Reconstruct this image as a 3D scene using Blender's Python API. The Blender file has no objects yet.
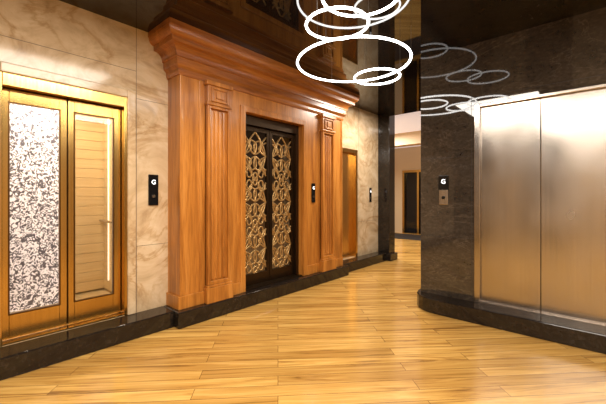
import bpy, bmesh, math, random
from mathutils import Vector, Matrix
random.seed(4)
S = bpy.context.scene
S.view_settings.view_transform = 'Standard'
S.view_settings.look = 'None'

# ---------------------------------------------------------------- helpers
def mat(name):
    m = bpy.data.materials.new(name); m.use_nodes = True
    nt = m.node_tree; b = nt.nodes['Principled BSDF']
    return m, nt, b
def N(nt, t, **k):
    n = nt.nodes.new(t)
    for a, v in k.items():
        if a.startswith('i_'):
            key = a[2:].replace('_', ' ')
            n.inputs[key].default_value = v
        else: setattr(n, a, v)
    return n
def L(nt, a, b): nt.links.new(a, b)
def coords(nt, scale=(1,1,1), rot=(0,0,0)):
    tc = N(nt, 'ShaderNodeTexCoord'); mp = N(nt, 'ShaderNodeMapping')
    mp.inputs['Scale'].default_value = scale; mp.inputs['Rotation'].default_value = rot
    L(nt, tc.outputs['Object'], mp.inputs['Vector']); return mp.outputs['Vector']
def ramp(nt, stops, fac):
    r = N(nt, 'ShaderNodeValToRGB'); cr = r.color_ramp
    while len(cr.elements) < len(stops): cr.elements.new(0.5)
    for e, (p, c) in zip(cr.elements, stops):
        e.position = p; e.color = (*c, 1)
    L(nt, fac, r.inputs['Fac']); return r.outputs['Color']
def mixc(nt, a, b, fac, mode='MIX'):
    m = N(nt, 'ShaderNodeMix', data_type='RGBA', blend_type=mode)
    for idx, v in ((0, fac), (6, a), (7, b)):
        if isinstance(v, (int, float)): m.inputs[idx].default_value = v
        elif isinstance(v, tuple): m.inputs[idx].default_value = (*v, 1)
        else: L(nt, v, m.inputs[idx])
    return m.outputs[2]
def simple(name, col, rough=.4, metal=0, emis=None, es=0, spec=.5):
    m, nt, b = mat(name)
    b.inputs['Base Color'].default_value = (*col, 1); b.inputs['Roughness'].default_value = rough
    b.inputs['Metallic'].default_value = metal; b.inputs['Specular IOR Level'].default_value = spec
    if emis: b.inputs['Emission Color'].default_value = (*emis, 1); b.inputs['Emission Strength'].default_value = es
    return m
def srgb(r, g, b):
    f = lambda c: ((c/255+.055)/1.055)**2.4 if c/255 > .04045 else c/255/12.92
    return (f(r), f(g), f(b))

def wood(name, sc, c1, c2, c3, rough=.3):
    m, nt, b = mat(name)
    v = coords(nt, sc)
    n1 = N(nt, 'ShaderNodeTexNoise', i_Scale=1.0, i_Detail=8, i_Roughness=.62, i_Distortion=.6); L(nt, v, n1.inputs['Vector'])
    c = ramp(nt, [(.3, c1), (.52, c2), (.72, c3)], n1.outputs['Fac'])
    v2 = coords(nt, tuple(s*5 for s in sc))
    n2 = N(nt, 'ShaderNodeTexNoise', i_Scale=1.5, i_Detail=4); L(nt, v2, n2.inputs['Vector'])
    c2_ = ramp(nt, [(.35, (.72,.66,.6)), (.55, (1,1,1))], n2.outputs['Fac'])
    L(nt, mixc(nt, c, c2_, .7, 'MULTIPLY'), b.inputs['Base Color'])
    b.inputs['Roughness'].default_value = rough
    b.inputs['Coat Weight'].default_value = .2; b.inputs['Coat Roughness'].default_value = .15
    return m
W1, W2, W3 = srgb(144,86,32), srgb(188,122,50), srgb(210,146,72)
wood_v = wood('cherry_wood_vertical', (9,9,.7), W1, W2, W3)
wood_h = wood('cherry_wood_horizontal', (9,.7,9), srgb(126,72,28), srgb(166,102,44), srgb(192,128,62))

def marble_cream():
    m, nt, b = mat('cream_marble')
    v = coords(nt, (1.1,1.1,1.5), (.5,.2,.3))
    n = N(nt, 'ShaderNodeTexNoise', i_Scale=1.8, i_Detail=10, i_Roughness=.62, i_Distortion=1.8); L(nt, v, n.inputs['Vector'])
    c = ramp(nt, [(.3, srgb(176,150,116)), (.5, srgb(208,184,150)), (.7, srgb(222,203,173))], n.outputs['Fac'])
    n2 = N(nt, 'ShaderNodeTexNoise', i_Scale=1.3, i_Detail=7, i_Roughness=.6, i_Distortion=1.2); L(nt, v, n2.inputs['Vector'])
    vein = ramp(nt, [(.44, (1,1,1)), (.495, (.74,.64,.52)), (.505, (.86,.78,.68)), (.54, (1,1,1))], n2.outputs['Fac'])
    # veining fades in and out
    n3 = N(nt, 'ShaderNodeTexNoise', i_Scale=1.1, i_Detail=2); L(nt, v, n3.inputs['Vector'])
    mr = N(nt, 'ShaderNodeMapRange'); L(nt, n3.outputs['Fac'], mr.inputs['Value']); mr.inputs['From Min'].default_value=.38; mr.inputs['From Max'].default_value=.58
    L(nt, mixc(nt, c, vein, mr.outputs[0], 'MULTIPLY'), b.inputs['Base Color'])
    b.inputs['Roughness'].default_value = .12
    return m
cream = marble_cream()
def granite(name, c1, c2, c3, rough=.07, scale=9, spec=.5, sc=(1,1,1), rot=(0,0,0), det=12, rg=.78):
    m, nt, b = mat(name)
    v = coords(nt, sc, rot)
    n = N(nt, 'ShaderNodeTexNoise', i_Scale=scale, i_Detail=det, i_Roughness=rg, i_Distortion=.3); L(nt, v, n.inputs['Vector'])
    c = ramp(nt, [(.35, c1), (.55, c2), (.72, c3)], n.outputs['Fac'])
    if 'wall' in name:
        v3 = coords(nt, (1,1,3), (0,.6,0))
        n2 = N(nt, 'ShaderNodeTexNoise', i_Scale=1.2, i_Detail=7, i_Roughness=.65, i_Distortion=.8); L(nt, v3, n2.inputs['Vector'])
        band = ramp(nt, [(.35, (.78,.76,.74)), (.65, (1.2,1.16,1.1))], n2.outputs['Fac'])
        c = mixc(nt, c, band, 1.0, 'MULTIPLY')
        vein = ramp(nt, [(.49, (0,0,0)), (.5, (.22,.22,.22)), (.508, (0,0,0))], n2.outputs['Fac'])
        c = mixc(nt, c, srgb(140,124,106), vein)
    L(nt, c, b.inputs['Base Color']); b.inputs['Roughness'].default_value = rough
    b.inputs['Specular IOR Level'].default_value = spec
    return m
gran_wall = granite('polished_granite_wall', srgb(52,46,41), srgb(62,55,48), srgb(76,67,58), .025, 26, .9, (1,1,1.3), (0,.6,0), 5, .6)
gran_black = granite('black_granite', srgb(22,18,16), srgb(36,30,26), srgb(60,50,42), .1, 20)
ceil_mat = granite('glossy_dark_ceiling', srgb(18,13,10), srgb(25,18,14), srgb(33,24,18), .03, 3, .6)
joint = simple('stone_joint', srgb(120,104,84), .6)
joint_d = simple('dark_joint', srgb(24,20,18), .6)

def floor_mat():
    m, nt, b = mat('honey_plank_floor')
    v = coords(nt, (1,1,1), (0,0,math.radians(-46)))   # planks run diagonally across the hall
    br = N(nt, 'ShaderNodeTexBrick', offset=.37, offset_frequency=2, squash=1)
    br.inputs['Color1'].default_value = (0,0,0,1); br.inputs['Color2'].default_value = (1,1,1,1)
    br.inputs['Mortar'].default_value = (.5,.5,.5,1)
    br.inputs['Scale'].default_value = 1; br.inputs['Mortar Size'].default_value = .0018
    br.inputs['Brick Width'].default_value = 1.5; br.inputs['Row Height'].default_value = .12
    br.inputs['Bias'].default_value = 0
    L(nt, v, br.inputs['Vector'])
    mp = N(nt, 'ShaderNodeMapping'); mp.inputs['Scale'].default_value = (1.0, 14, 1)
    L(nt, v, mp.inputs['Vector'])
    add = N(nt, 'ShaderNodeVectorMath', operation='MULTIPLY_ADD')
    L(nt, br.outputs['Color'], add.inputs[0]); add.inputs[1].default_value = (7,3,11); L(nt, mp.outputs['Vector'], add.inputs[2])
    n = N(nt, 'ShaderNodeTexNoise', i_Scale=1.0, i_Detail=8, i_Roughness=.62, i_Distortion=1.3); L(nt, add.outputs[0], n.inputs['Vector'])
    g = ramp(nt, [(.30, srgb(124,84,40)), (.43, srgb(190,146,76)), (.58, srgb(212,170,96)), (.76, srgb(228,192,122))], n.outputs['Fac'])
    tone = ramp(nt, [(0, (.70,.63,.54)), (.5, (.92,.88,.82)), (1, (1.03,1.02,1.0))], br.outputs['Color'])
    c = mixc(nt, g, tone, .9, 'MULTIPLY')
    c = mixc(nt, c, srgb(90,56,26), br.outputs['Fac'])
    L(nt, c, b.inputs['Base Color'])
    b.inputs['Roughness'].default_value = .17
    bp = N(nt, 'ShaderNodeBump', i_Strength=.05, i_Distance=.01); L(nt, n.outputs['Fac'], bp.inputs['Height']); L(nt, bp.outputs[0], b.inputs['Normal'])
    return m
floor_m = floor_mat()

def brushed(name, c1, c2, rough, sc, var=.02, metal=1):
    m, nt, b = mat(name)
    v = coords(nt, sc)
    n = N(nt, 'ShaderNodeTexNoise', i_Scale=1, i_Detail=4, i_Roughness=.5); L(nt, v, n.inputs['Vector'])
    L(nt, ramp(nt, [(.3, c1), (.7, c2)], n.outputs['Fac']), b.inputs['Base Color'])
    b.inputs['Metallic'].default_value = metal
    v2 = coords(nt, (2.2,2.2,1.1))
    n2 = N(nt, 'ShaderNodeTexNoise', i_Scale=1.3, i_Detail=2); L(nt, v2, n2.inputs['Vector'])
    r = N(nt, 'ShaderNodeMapRange'); L(nt, n2.outputs['Fac'], r.inputs['Value'])
    r.inputs['From Min'].default_value = .3; r.inputs['From Max'].default_value = .7
    r.inputs['To Min'].default_value = rough-var; r.inputs['To Max'].default_value = rough+var
    L(nt, r.outputs[0], b.inputs['Roughness'])
    return m
steel = brushed('brushed_steel', srgb(186,179,172), srgb(198,190,183), .22, (90,90,.5), .06)
gold = brushed('brushed_gold', srgb(198,162,94), srgb(210,176,110), .2, (60,60,.6))
gold_h = brushed('gold_slats', srgb(206,180,134), srgb(218,194,150), .3, (.8,.8,50), .02, .4)
bronze = simple('dark_bronze', srgb(70,54,38), .3, .85)
bronze_b = simple('bronze_bead', srgb(96,66,30), .35, .9)
brass = simple('brass_lattice', srgb(186,150,96), .36, .6)
black_gl = simple('black_glass', (.006,.006,.007), .08)
white_em = simple('display_white', (.9,.9,.9), .5, 0, (1,1,1), 3)
led = simple('led_tube', (1,1,1), .5, 0, (1,.97,.93), 10)
wire = simple('cable', (.25,.24,.22), .4, .8)
white_p = simple('white_plaster_glow', srgb(232,228,226), .6, 0, (.9,.9,1), .38)  # emission added so the lobby ceiling looks lit; it is no lamp
beige_p = simple('beige_wall', srgb(196,172,138), .5)
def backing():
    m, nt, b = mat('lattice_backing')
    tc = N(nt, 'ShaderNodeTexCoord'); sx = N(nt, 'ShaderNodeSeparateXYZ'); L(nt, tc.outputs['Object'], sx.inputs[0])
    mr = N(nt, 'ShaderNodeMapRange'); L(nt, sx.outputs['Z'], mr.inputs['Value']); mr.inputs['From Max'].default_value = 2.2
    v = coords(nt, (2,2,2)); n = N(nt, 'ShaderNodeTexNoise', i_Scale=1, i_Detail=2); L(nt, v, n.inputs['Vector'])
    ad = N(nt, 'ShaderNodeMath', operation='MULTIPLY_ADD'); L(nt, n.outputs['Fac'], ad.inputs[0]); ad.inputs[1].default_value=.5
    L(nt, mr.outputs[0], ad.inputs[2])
    c = ramp(nt, [(.3, srgb(160,122,78)), (.6, srgb(110,80,50)), (.95, srgb(60,44,30))], ad.outputs[0])  # cabin light painted in: tan glow low down, dark towards the top
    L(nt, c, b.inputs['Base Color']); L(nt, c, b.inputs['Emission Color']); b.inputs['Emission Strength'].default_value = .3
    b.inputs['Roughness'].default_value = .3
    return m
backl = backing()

def glass():
    m, nt, b = mat('clear_glass')
    out = nt.nodes['Material Output']
    tr = N(nt, 'ShaderNodeBsdfTransparent'); tr.inputs[0].default_value = (.96,.95,.93,1)
    gl = N(nt, 'ShaderNodeBsdfGlossy'); gl.inputs['Roughness'].default_value = .02
    fr = N(nt, 'ShaderNodeFresnel', i_IOR=1.45)
    mx = N(nt, 'ShaderNodeMixShader'); L(nt, fr.outputs[0], mx.inputs[0]); L(nt, tr.outputs[0], mx.inputs[1]); L(nt, gl.outputs[0], mx.inputs[2])
    L(nt, mx.outputs[0], out.inputs['Surface']); return m
glass_m = glass()
def floral():
    m, nt, b = mat('backlit_floral_panel')
    v = coords(nt, (1,1,1))
    n = N(nt, 'ShaderNodeTexNoise', i_Scale=22, i_Detail=1.5, i_Distortion=2.4); L(nt, v, n.inputs['Vector'])
    c = ramp(nt, [(.45, srgb(74,72,84)), (.49, srgb(150,148,160)), (.53, srgb(236,234,244))], n.outputs['Fac'])
    L(nt, c, b.inputs['Base Color']); L(nt, c, b.inputs['Emission Color']); b.inputs['Emission Strength'].default_value = .42
    return m
floral_m = floral()

def link(o, parent=None):
    S.collection.objects.link(o)
    if parent:
        o.parent = parent; o.matrix_parent_inverse = Matrix.Translation(-parent.location)
    return o
def empty(name, loc):
    e = bpy.data.objects.new(name, None); e.location = loc; e.empty_display_size = .2
    S.collection.objects.link(e); return e
def finish(name, bm, m, parent, bevel=0, smooth=False):
    bmesh.ops.recalc_face_normals(bm, faces=bm.faces)
    me = bpy.data.meshes.new(name); bm.to_mesh(me); bm.free(); me.materials.append(m)
    o = bpy.data.objects.new(name, me); link(o, parent)
    if smooth:
        for p in me.polygons: p.use_smooth = True
    if bevel:
        md = o.modifiers.new('bev', 'BEVEL'); md.width = bevel; md.segments = 2; md.limit_method = 'ANGLE'
    return o
def addbox(bm, x0,x1,y0,y1,z0,z1):
    vs = [bm.verts.new((x,y,z)) for x in (x0,x1) for y in (y0,y1) for z in (z0,z1)]
    for f in ((0,1,3,2),(4,6,7,5),(0,4,5,1),(2,3,7,6),(0,2,6,4),(1,5,7,3)): bm.faces.new([vs[i] for i in f])
def boxes(name, lst, m, parent=None, bevel=0):
    bm = bmesh.new()
    for b in lst: addbox(bm, *b)
    return finish(name, bm, m, parent, bevel)
def sweep(name, prof, Xw, Xf, Y0, Y1, m, parent=None):
    """moulding profile (offset, z) mitred round near end, front and far end"""
    bm = bmesh.new(); rows = []
    for o, z in prof:
        rows.append([bm.verts.new(p) for p in ((Xw,Y0-o,z),(Xf+o,Y0-o,z),(Xf+o,Y1+o,z),(Xw,Y1+o,z))])
    for a, b in zip(rows[:-1], rows[1:]):
        for i in range(3): bm.faces.new((a[i],a[i+1],b[i+1],b[i]))
    bm.faces.new(rows[0]); bm.faces.new(rows[-1][::-1])
    bm.faces.new([r[0] for r in rows]); bm.faces.new([r[3] for r in rows][::-1])
    return finish(name, bm, m, parent)
def prism(name, poly, z0, z1, m, parent=None, bevel=0):
    bm = bmesh.new()
    a = [bm.verts.new((x,y,z0)) for x,y in poly]; b = [bm.verts.new((x,y,z1)) for x,y in poly]
    bm.faces.new(a); bm.faces.new(b[::-1])
    for i in range(len(poly)):
        j = (i+1)%len(poly); bm.faces.new((a[i],a[j],b[j],b[i]))
    return finish(name, bm, m, parent, bevel)
def curve(name, splines, depth, m, parent=None, cyclic=None, res=2):
    cu = bpy.data.curves.new(name, 'CURVE'); cu.dimensions = '3D'; cu.bevel_depth = depth; cu.bevel_resolution = res
    for i, pts in enumerate(splines):
        sp = cu.splines.new('POLY'); sp.points.add(len(pts)-1)
        for p, q in zip(sp.points, pts): p.co = (*q, 1)
        sp.use_cyclic_u = bool(cyclic and cyclic[i])
    cu.materials.append(m)
    return link(bpy.data.objects.new(name, cu), parent)

XW, ZC, PH = -3.36, 2.92, .16      # left wall plane, ceiling, plinth height
YB = 3.88                          # steel-lift wall plane
# ---------------------------------------------------------------- shell
boxes('floor', [(-9,3.2,-3.2,11,-.1,0)], floor_m)
boxes('ceiling', [(-3.56,3.2,-3.2,6.3,ZC,ZC+.12)], ceil_mat)
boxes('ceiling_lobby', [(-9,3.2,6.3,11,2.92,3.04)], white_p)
def wall_left():
    Y = [(-3.2,.33),(1.27,2.474),(3.5,4.53),(5.28,6.3)]
    l = [(XW-.2,XW,a,b,0,ZC) for a,b in Y]
    l += [(XW-.2,XW,.33,1.27,2.24,ZC),(XW-.2,XW,2.474,3.5,2.28,ZC),(XW-.2,XW,4.53,5.28,2.13,ZC)]
    l += [(XW-.2,XW,a,b,0,PH) for a,b in ((.33,1.27),(2.474,3.5),(4.53,5.28))]
    boxes('wall_left', l, cream)
wall_left()
boxes('trim_1', [(XW,XW+.0015,1.335,1.34,PH,ZC),(XW,XW+.0015,1.34,1.655,.80,.804),(XW,XW+.0015,1.34,1.655,2.235,2.239),(XW,XW+.0015,-3,1.34,2.50,2.504),
                 (XW,XW+.0015,5.33,5.334,PH,ZC),(XW,XW+.0015,5.334,6.0,.80,.804)], joint)
# stone architrave round the glass lift
boxes('trim_2', [(XW,XW+.03,1.25,1.325,PH,2.30),(XW,XW+.03,.25,.35,PH,2.30),(XW,XW+.03,.35,1.25,2.225,2.30)], cream, None, .008)
boxes('wall_back', [(-3.36,3,-3.2,-3,0,ZC)], gran_wall)
boxes('reflection_panels_back', [(-2.3,-1.5,-3,-2.95,0,ZC),(-.5,.6,-3,-2.95,0,ZC),(1.5,3,-3,-2.95,0,ZC)], cream)  # unseen cream panels added to vary the reflections in the steel doors
boxes('wall_right', [(3,3.2,-3.2,6.3,0,ZC)], cream)
XS = -1.585
boxes('wall_lift', [(XS,-1.0,YB,YB+.2,0,ZC),(.15,3,YB,YB+.2,0,ZC),(-1.0,.15,YB,YB+.2,2.26,ZC),(-1.0,.15,YB,YB+.2,0,PH),
                    (XS,XS+.2,YB+.2,6.3,0,ZC)], gran_wall)
boxes('trim_3', [(-1.03,-1.027,YB-.0015,YB,PH,ZC),(XS,-1.03,YB-.0015,YB,.825,.828),(XS,-1.03,YB-.0015,YB,1.72,1.723),(-1.03,3,YB-.0015,YB,2.34,2.343)], joint_d)
# black pillar at end of the left wall
boxes('black_stone_pillar', [(XW,-3.11,6.06,6.3,0,ZC),(XW,-3.05,6.0,6.3,0,.14)], gran_black, None, .006)
# plinths
boxes('baseboard_left', [(XW,-3.12,-3,1.6,0,PH)], gran_black, None, .01)
boxes('baseboard_surround', [(XW,-3.03,1.60,4.52,0,PH)], gran_black, None, .01)
boxes('baseboard_far', [(XW,-3.14,4.52,6.0,0,PH)], gran_black, None, .01)
prism('baseboard_lift', [(3,YB),(3,3.66),(-1.30,3.66),(-1.40,3.668),(-1.49,3.70),(-1.56,3.755),(-1.61,3.83),(-1.635,3.92),(-1.64,4.0),(-1.64,6.3),(XS,6.3),(XS,YB)], 0, PH, gran_black, None, .01)

# ---------------------------------------------------------------- glass lift
e = empty('glass_elevator', (XW,.8,0))
xd = -3.47
def frame(x0,x1,y0,y1,z0,z1,w,wt=None,wb=None):
    wt = wt or w; wb = wb or w
    return [(x0,x1,y0,y0+w,z0,z1),(x0,x1,y1-w,y1,z0,z1),(x0,x1,y0+w,y1-w,z1-wt,z1),(x0,x1,y0+w,y1-w,z0,z0+wb)]
boxes('jamb_frame', [(-3.53,XW+.012,.33,.365,PH,2.24),(-3.53,XW+.012,1.225,1.27,PH,2.24),(-3.53,XW+.012,.365,1.225,2.13,2.24)], gold, e, .004)
boxes('sill', [(-3.53,XW,.365,1.225,PH,PH+.012)], gold, e)
boxes('door_leaf_1', [(xd,xd+.04,.369,.413,.18,2.122),(xd,xd+.04,.737,.790,.18,2.122),(xd,xd+.04,.413,.737,2.02,2.122),(xd,xd+.04,.413,.737,.18,.37)], gold, e, .003)
boxes('door_leaf_2', [(xd,xd+.04,.800,.846,.18,2.122),(xd,xd+.04,1.155,1.22,.18,2.122),(xd,xd+.04,.846,1.155,2.02,2.122),(xd,xd+.04,.846,1.155,.18,.37)], gold, e, .003)
boxes('door_gap_shade', [(xd-.02,xd+.01,.785,.805,.18,2.12),(xd-.02,xd-.001,.36,.375,.18,2.13),(xd-.02,xd-.001,1.215,1.23,.18,2.13),(xd-.02,xd-.001,.365,1.225,2.115,2.135)], bronze, e)  # dark strips put in as the shade of the gaps round the leaves
boxes('glass_panes', [(xd+.015,xd+.022,.413,.737,.37,2.02),(xd+.015,xd+.022,.846,1.155,.37,2.02)], glass_m, e)
boxes('glazing_bead', frame(xd+.03,xd+.048,.406,.744,.363,2.027,.010)+frame(xd+.03,xd+.048,.839,1.162,.363,2.027,.010), bronze_b, e)
boxes('cabin_shell', [(-4.75,-3.58,.1,.14,.12,2.4),(-4.75,-3.58,1.42,1.46,.12,2.4),(-4.75,-3.58,.1,1.46,2.35,2.4),(-4.75,-3.58,.1,1.46,.1,.16),(-4.79,-4.7,.1,1.46,.1,2.4)], gold_h, e)
boxes('floral_panel', [(-4.3,-4.27,.14,.985,.16,2.35)], floral_m, e)
sl = [(-4.5,-4.47,.98,1.42,.18+i*.11,.18+i*.11+.107) for i in range(20)]
sl += [(-4.5,-3.62,1.40,1.42,.18+i*.11,.18+i*.11+.107) for i in range(20)]
boxes('slatted_panels', sl, gold_h, e, .002)
boxes('cabin_handrail', [(-4.46,-3.70,1.35,1.37,.98,1.01),(-4.46,-4.44,1.35,1.40,.98,1.01),(-3.72,-3.70,1.35,1.40,.98,1.01)], steel, e, .006)
boxes('light_strip', [(-4.30,-4.29,1.39,1.40,.3,2.3)], simple('warm_strip',(1,.9,.7),.5,0,(1,.84,.6),1.3), e)
boxes('light_strip_back', [(-4.40,-4.38,.99,1.005,.3,2.3)], simple('warm_strip_b',(1,.9,.7),.5,0,(1,.86,.62),6), e)

# ---------------------------------------------------------------- wooden surround
XF, Y0, Y1 = -3.12, 1.655, 4.45
e = empty('wooden_door_surround', (XF,3.05,0))
boxes('pier_panels', [(XW,XF,Y0,2.474,PH,2.6),(XW,XF,3.5,Y1,PH,2.6),(XW,XF,2.474,3.5,2.28,2.6)], wood_v, e)
prof = [(0,2.50),(.012,2.50),(.02,2.53),(.02,2.56),(.045,2.585),(.05,2.60),(.05,2.655),(.062,2.66)]
for i in range(7):
    t = i/6*math.pi/2; prof.append((.062+.07*(1-math.cos(t)), 2.66+.09*math.sin(t)))
prof += [(.135,2.75),(.15,2.755),(.15,2.80)]
for i in range(7):
    t = i/6*math.pi/2; prof.append((.15+.05*math.sin(t), 2.80+.07*(1-math.cos(t))))
prof += [(.205,2.87),(.205,ZC-.001),(0,ZC-.001)]
sweep('cornice', prof, XW, XF, Y0, Y1, wood_h, e)
boxes('opening_architrave', [(XF,XF+.018,2.40,2.474,PH,2.35),(XF,XF+.018,3.5,3.574,PH,2.35),(XF,XF+.018,2.474,3.5,2.28,2.35)], wood_v, e, .006)
boxes('edge_beads', [(XF,XF+.012,Y0,Y0+.03,PH+.13,2.5),(XF,XF+.012,Y1-.03,Y1,PH+.13,2.5),(XF,XF+.012,1.87,1.90,PH+.13,2.5),(XF,XF+.012,4.22,4.25,PH+.13,2.5)], wood_v, e, .005)
for k, (a, b) in enumerate(((1.942,2.234),(3.884,4.176))):
    l = [(XF,XF+.075,a-.02,b+.02,PH,PH+.16),(XF,XF+.065,a-.01,b+.01,PH+.16,PH+.185)]
    l += frame(XF,XF+.055,a,b,PH+.185,2.25,.035,.03,.04) + [(XF,XF+.02,a,b,PH+.185,2.25),
         (XF,XF+.07,a-.012,b+.012,2.25,2.275),(XF,XF+.055,a,b,2.275,2.46),(XF,XF+.075,a-.02,b+.02,2.46,2.505)]
    boxes('pilaster_%d'%(k+1), l, wood_v, e, .005)
    boxes('rosette_%d'%(k+1), frame(XF+.05,XF+.07,a+.04,b-.04,2.29,2.445,.022)+[(XF+.05,XF+.066,a+.1,b-.1,2.33,2.405)], wood_v, e, .005)
    bm = bmesh.new(); n = 4; w = (b-a-.09)/n
    for i in range(n):
        yc = a+.045+w*(i+.5); r = w*.36; segs = 8
        lo = []; hi = []
        for s in range(segs+1):
            t = math.pi*s/segs; x = XF+.018+r*1.1*math.sin(t); y = yc-r*math.cos(t)
            lo.append(bm.verts.new((x,y,PH+.24))); hi.append(bm.verts.new((x,y,2.20)))
        for s in range(segs): bm.faces.new((lo[s],lo[s+1],hi[s+1],hi[s]))
        bm.faces.new(lo); bm.faces.new(hi[::-1])
    finish('reeding_%d'%(k+1), bm, wood_v, e)
boxes('skirting', [(XF,XF+.02,Y0-.02,1.922,PH,PH+.13),(XF,XF+.02,2.254,2.40,PH,PH+.13),(XF,XF+.02,3.574,3.864,PH,PH+.13),(XF,XF+.02,4.196,Y1,PH,PH+.13),(XW,XF,Y0-.02,Y0,PH,PH+.13)], wood_v, e, .004)

# ---------------------------------------------------------------- ornate bronze lift door
e = empty('ornate_elevator_door', (-3.24,2.987,0))
y0, y1, zt = 2.474, 3.5, 2.28
boxes('door_frame', [(-3.34,-3.20,y0,y0+.05,PH,zt),(-3.34,-3.20,y1-.05,y1,PH,zt),(-3.34,-3.20,y0+.05,y1-.05,zt-.12,zt)], bronze, e, .004)
mid = (y0+y1)/2
leaves = ((y0+.05,mid-.004),(mid+.004,y1-.05))
for k,(a,b) in enumerate(leaves):
    boxes('leaf_frame_%d'%(k+1), frame(-3.29,-3.25,a,b,PH+.012,zt-.12,.045,.06,.14), bronze, e, .003)
    ya, yb = a+.045, b-.045; za, zb = PH+.152, zt-.18; w = yb-ya; h = zb-za; yc=(ya+yb)/2
    X = -3.27; sp = []; cy = []
    def add(pts, c=False):
        out = [(X, min(max(p[0],ya),yb), min(max(p[1],za),zb)) for p in pts]
        sp.append(out); cy.append(c)
    nU = 3; u = h/nU
    for ph in (0, math.pi):
        add([(yc+w*.46*math.sin(math.pi*i/16+ph), za+h*i/(16*nU)) for i in range(16*nU+1)])
    for c in range(nU):
        zc = za+u*(c+.5)
        for s in (-1,1):
            for z_s in (-1,1):
                base = (yc, zc+z_s*u*.02); tip = (yc+s*w*.22, zc+z_s*u*.32)
                for bend in (-.55,.40):
                    pts=[]
                    for i in range(11):
                        t=i/10; by=base[0]+(tip[0]-base[0])*t; bz=base[1]+(tip[1]-base[1])*t
                        d=math.sin(math.pi*t)*bend*w*.3
                        pts.append((by+d*s*.9, bz-d*z_s*.7))
                    add(pts)
            zz = za+u*c
            for dz in (1,-1):
                if (dz<0 and c==0): continue
                pts=[]
                for i in range(22):
                    t=i/21*2.1*math.pi; r=w*.19*(1-i/34)
                    pts.append((yc+s*(w*.28+r*math.cos(t)), zz+dz*(u*.12+r*math.sin(t)*1.35)))
                add(pts)
            for z_s in (-1,1):
                add([(yc+s*w*(.5-.22*math.sin(math.pi*i/12)), zc+z_s*u*.42*(i/12)) for i in range(13)])
                add([(yc+s*w*(.5-.34*math.sin(math.pi*i/12)), zc+z_s*u*.30*(i/12)) for i in range(13)])
        add([(yc+w*.10*math.cos(t*math.pi/8), zc-u*.5+w*.22*math.sin(t*math.pi/8)) for t in range(16)], True)
    curve('lattice_%d'%(k+1), sp, .0115, brass, e, cy, 1)
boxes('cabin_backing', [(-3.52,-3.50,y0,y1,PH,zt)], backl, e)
boxes('sill', [(-3.36,-3.13,y0,y1,PH,PH+.012)], bronze, e)

# ---------------------------------------------------------------- far bronze lift
e = empty('bronze_elevator_door', (-3.4,4.9,0))
boxes('frame', [(-3.50,XW+.015,4.53,4.58,PH,2.13),(-3.50,XW+.015,5.22,5.28,PH,2.13),(-3.50,XW+.015,4.58,5.22,2.06,2.13)], gold, e, .004)
copper = brushed('copper_panel', srgb(222,176,106), srgb(234,190,122), .25, (60,60,.7))
boxes('leaf_1', [(-3.46,-3.43,4.58,4.898,PH+.01,2.06)], copper, e, .003)
boxes('leaf_2', [(-3.46,-3.43,4.902,5.22,PH+.01,2.06)], copper, e, .003)

# ---------------------------------------------------------------- steel lift
e = empty('steel_elevator_door', (-.42,YB,0))
boxes('frame', [(-1.0,-.945,YB-.015,YB+.12,PH,2.26),(.10,.15,YB-.015,YB+.12,PH,2.26),(-.945,.10,YB-.015,YB+.12,2.23,2.26)], steel, e, .004)
boxes('leaf_1', [(-.945,-.4250,YB+.03,YB+.06,PH+.012,2.23)], steel, e, .003)
boxes('leaf_2', [(-.4200,.10,YB+.03,YB+.06,PH+.012,2.23)], steel, e, .003)
boxes('gap_seal', [(-.435,-.41,YB+.062,YB+.08,PH+.012,2.23)], black_gl, e)
boxes('sill', [(-.945,.10,YB-.01,YB+.12,PH,PH+.012)], steel, e)

# ---------------------------------------------------------------- call panels
def text(name, body, loc, rot, size, m, parent):
    cu = bpy.data.curves.new(name,'FONT'); cu.body = body; cu.size = size; cu.align_x='CENTER'; cu.align_y='CENTER'; cu.extrude=.0005
    cu.materials.append(m); o = bpy.data.objects.new(name,cu); o.rotation_euler = rot; S.collection.objects.link(o)
    o.parent = parent; o.location = Vector(loc)-parent.location
def call_left(x, y, z, w=.09, h=.3):
    e = empty('elevator_call_panel', (x,y,z))
    boxes('plate', [(x,x+.014,y-w/2,y+w/2,z-h/2,z+h/2)], black_gl, e, .006)
    text('floor_digit', 'G', (x+.0155,y,z+h*.25), (math.pi/2,0,math.pi/2), .06, white_em, e)
    bm = bmesh.new(); bmesh.ops.create_cone(bm, cap_ends=True, segments=20, radius1=.018, radius2=.016, depth=.008)
    bmesh.ops.transform(bm, matrix=Matrix.Translation((x+.017,y,z-h*.2))@Matrix.Rotation(math.pi/2,4,'Y'), verts=bm.verts)
    finish('button', bm, steel, e)
call_left(XW,1.50,1.35,.10,.31)
call_left(XF,3.72,1.33,.075,.28)
call_left(XW,5.75,1.30,.075,.28)
e = empty('elevator_call_panel', (-1.317,YB,1.36))
boxes('display', [(-1.375,-1.265,YB-.014,YB,1.36,1.52)], black_gl, e, .004)
boxes('button_plate', [(-1.37,-1.27,YB-.012,YB,1.19,1.36)], steel, e, .004)
text('floor_digit','G',(-1.32,YB-.0155,1.45),(math.pi/2,0,0),.07,white_em,e)
bm = bmesh.new(); bmesh.ops.create_cone(bm, cap_ends=True, segments=20, radius1=.02, radius2=.018, depth=.01)
bmesh.ops.transform(bm, matrix=Matrix.Translation((-1.32,YB-.016,1.27))@Matrix.Rotation(math.pi/2,4,'X'), verts=bm.verts)
finish('button', bm, black_gl, e)

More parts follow.
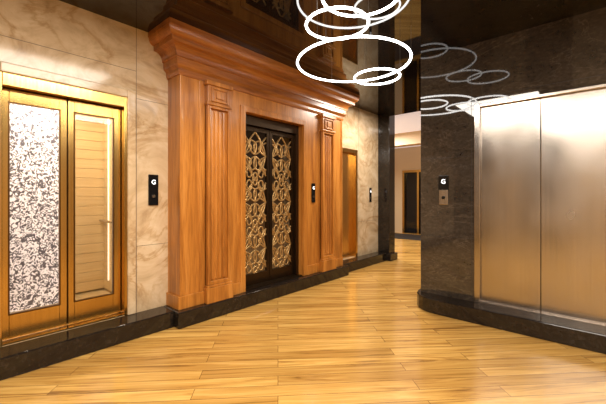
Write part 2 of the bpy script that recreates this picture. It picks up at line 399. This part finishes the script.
# ---------------------------------------------------------------- ring chandelier
e = empty('led_ring_chandelier', (-1.65,2.5,ZC))
rings = [(-1.284,2.07,2.74,.28),(-1.59,2.20,2.68,.25),(-1.826,2.793,2.61,.55),(-1.763,3.157,2.55,.235)]
for k,(x,y,z,r) in enumerate(rings):
    pts = [(x+r*math.cos(2*math.pi*i/64), y+r*math.sin(2*math.pi*i/64), z) for i in range(64)]
    curve('ring_%d'%(k+1), [pts], .0105, led, e, [True], 3)
    ws = [[(x+r*math.cos(t),y+r*math.sin(t),z),(x+r*math.cos(t),y+r*math.sin(t),ZC)] for t in (.5,2.6,4.7)]
    curve('cables_%d'%(k+1), ws, .001, wire, e)

# ---------------------------------------------------------------- far lobby
boxes('wall_far', [(-9,-5.05,10.8,11,0,2.92),(-5.05,-3.9,10.8,11,2.14,2.92),(-3.9,3,10.8,11,0,2.92)], beige_p)
boxes('wall_lobby', [(-9.2,-9,6.1,11,0,2.92),(-9,-3.56,6.1,6.3,0,2.92)], beige_p)
boxes('ceiling_beam', [(-9,3,8.2,8.5,2.6,2.92)], beige_p)
e = empty('lobby_glass_doors', (-4.5,10.85,0))
boxes('door_frame', [(-5.05,-4.98,10.78,10.9,0,2.14),(-3.97,-3.9,10.78,10.9,0,2.14),(-4.98,-3.97,10.78,10.9,2.06,2.14),(-4.54,-4.48,10.8,10.86,0,2.06)], gold, e)
boxes('dark_glazing', [(-4.98,-3.97,10.88,10.9,0,2.06)], black_gl, e)
boxes('entrance_mat', [(-6.2,-3.2,9.3,10.5,0,.012)], simple('mat_dark', srgb(40,34,30), .8))

# ---------------------------------------------------------------- lights
def area(name, loc, size, en, col=(1,.895,.765), rot=(0,0,0), sy=None):
    l = bpy.data.lights.new(name,'AREA'); l.energy=en; l.color=col; l.size=size
    if sy: l.shape='RECTANGLE'; l.size_y=sy
    o = bpy.data.objects.new(name,l); o.location=loc; o.rotation_euler=rot; S.collection.objects.link(o)
area('fill_light_entry', (.2,-.9,2.88), 2.2, 170)  # broad fill added behind the camera to brighten the whole hall
area('ceiling_light_mid', (-1.3,1.0,2.88), 1.2, 80)
area('ceiling_light_lift', (.8,2.2,2.88), 1.0, 52)
area('ceiling_light_corridor', (-2.4,4.9,2.88), .6, 78)
area('lobby_light', (-4.5,7.2,2.86), 1.2, 160, (1,.93,.84))
area('cabin_light', (-3.95,.8,2.33), .6, 30, (1,.9,.74))
def spot(loc, target, en, ang=55):
    l = bpy.data.lights.new('ceiling_downlight','SPOT'); l.energy=en; l.color=(1,.88,.7); l.spot_size=math.radians(ang); l.spot_blend=.8; l.shadow_soft_size=.05
    o = bpy.data.objects.new('ceiling_downlight',l); o.location=loc; S.collection.objects.link(o)
    o.rotation_euler = (Vector(target)-Vector(loc)).to_track_quat('-Z','Y').to_euler()
spot((-2.2,2.1,2.86), (-3.2,2.1,.9), 50)
spot((-2.2,3.9,2.86), (-3.2,3.9,.9), 50)
spot((-2.4,.9,2.86), (-3.4,.9,1.0), 30)
w = bpy.data.worlds.new('world'); S.world = w; w.use_nodes = True
w.node_tree.nodes['Background'].inputs[0].default_value = (1,.85,.7,1); w.node_tree.nodes['Background'].inputs[1].default_value = .25

# ---------------------------------------------------------------- camera
cd = bpy.data.cameras.new('camera'); cam = bpy.data.objects.new('camera', cd); S.collection.objects.link(cam)
cam.location = (0,0,1.3); cam.rotation_euler = (math.pi/2,0,math.radians(41.7))
cd.sensor_width = 36; cd.lens = 19.78; cd.shift_y = -7/606; cd.clip_start=.02
S.camera = cam
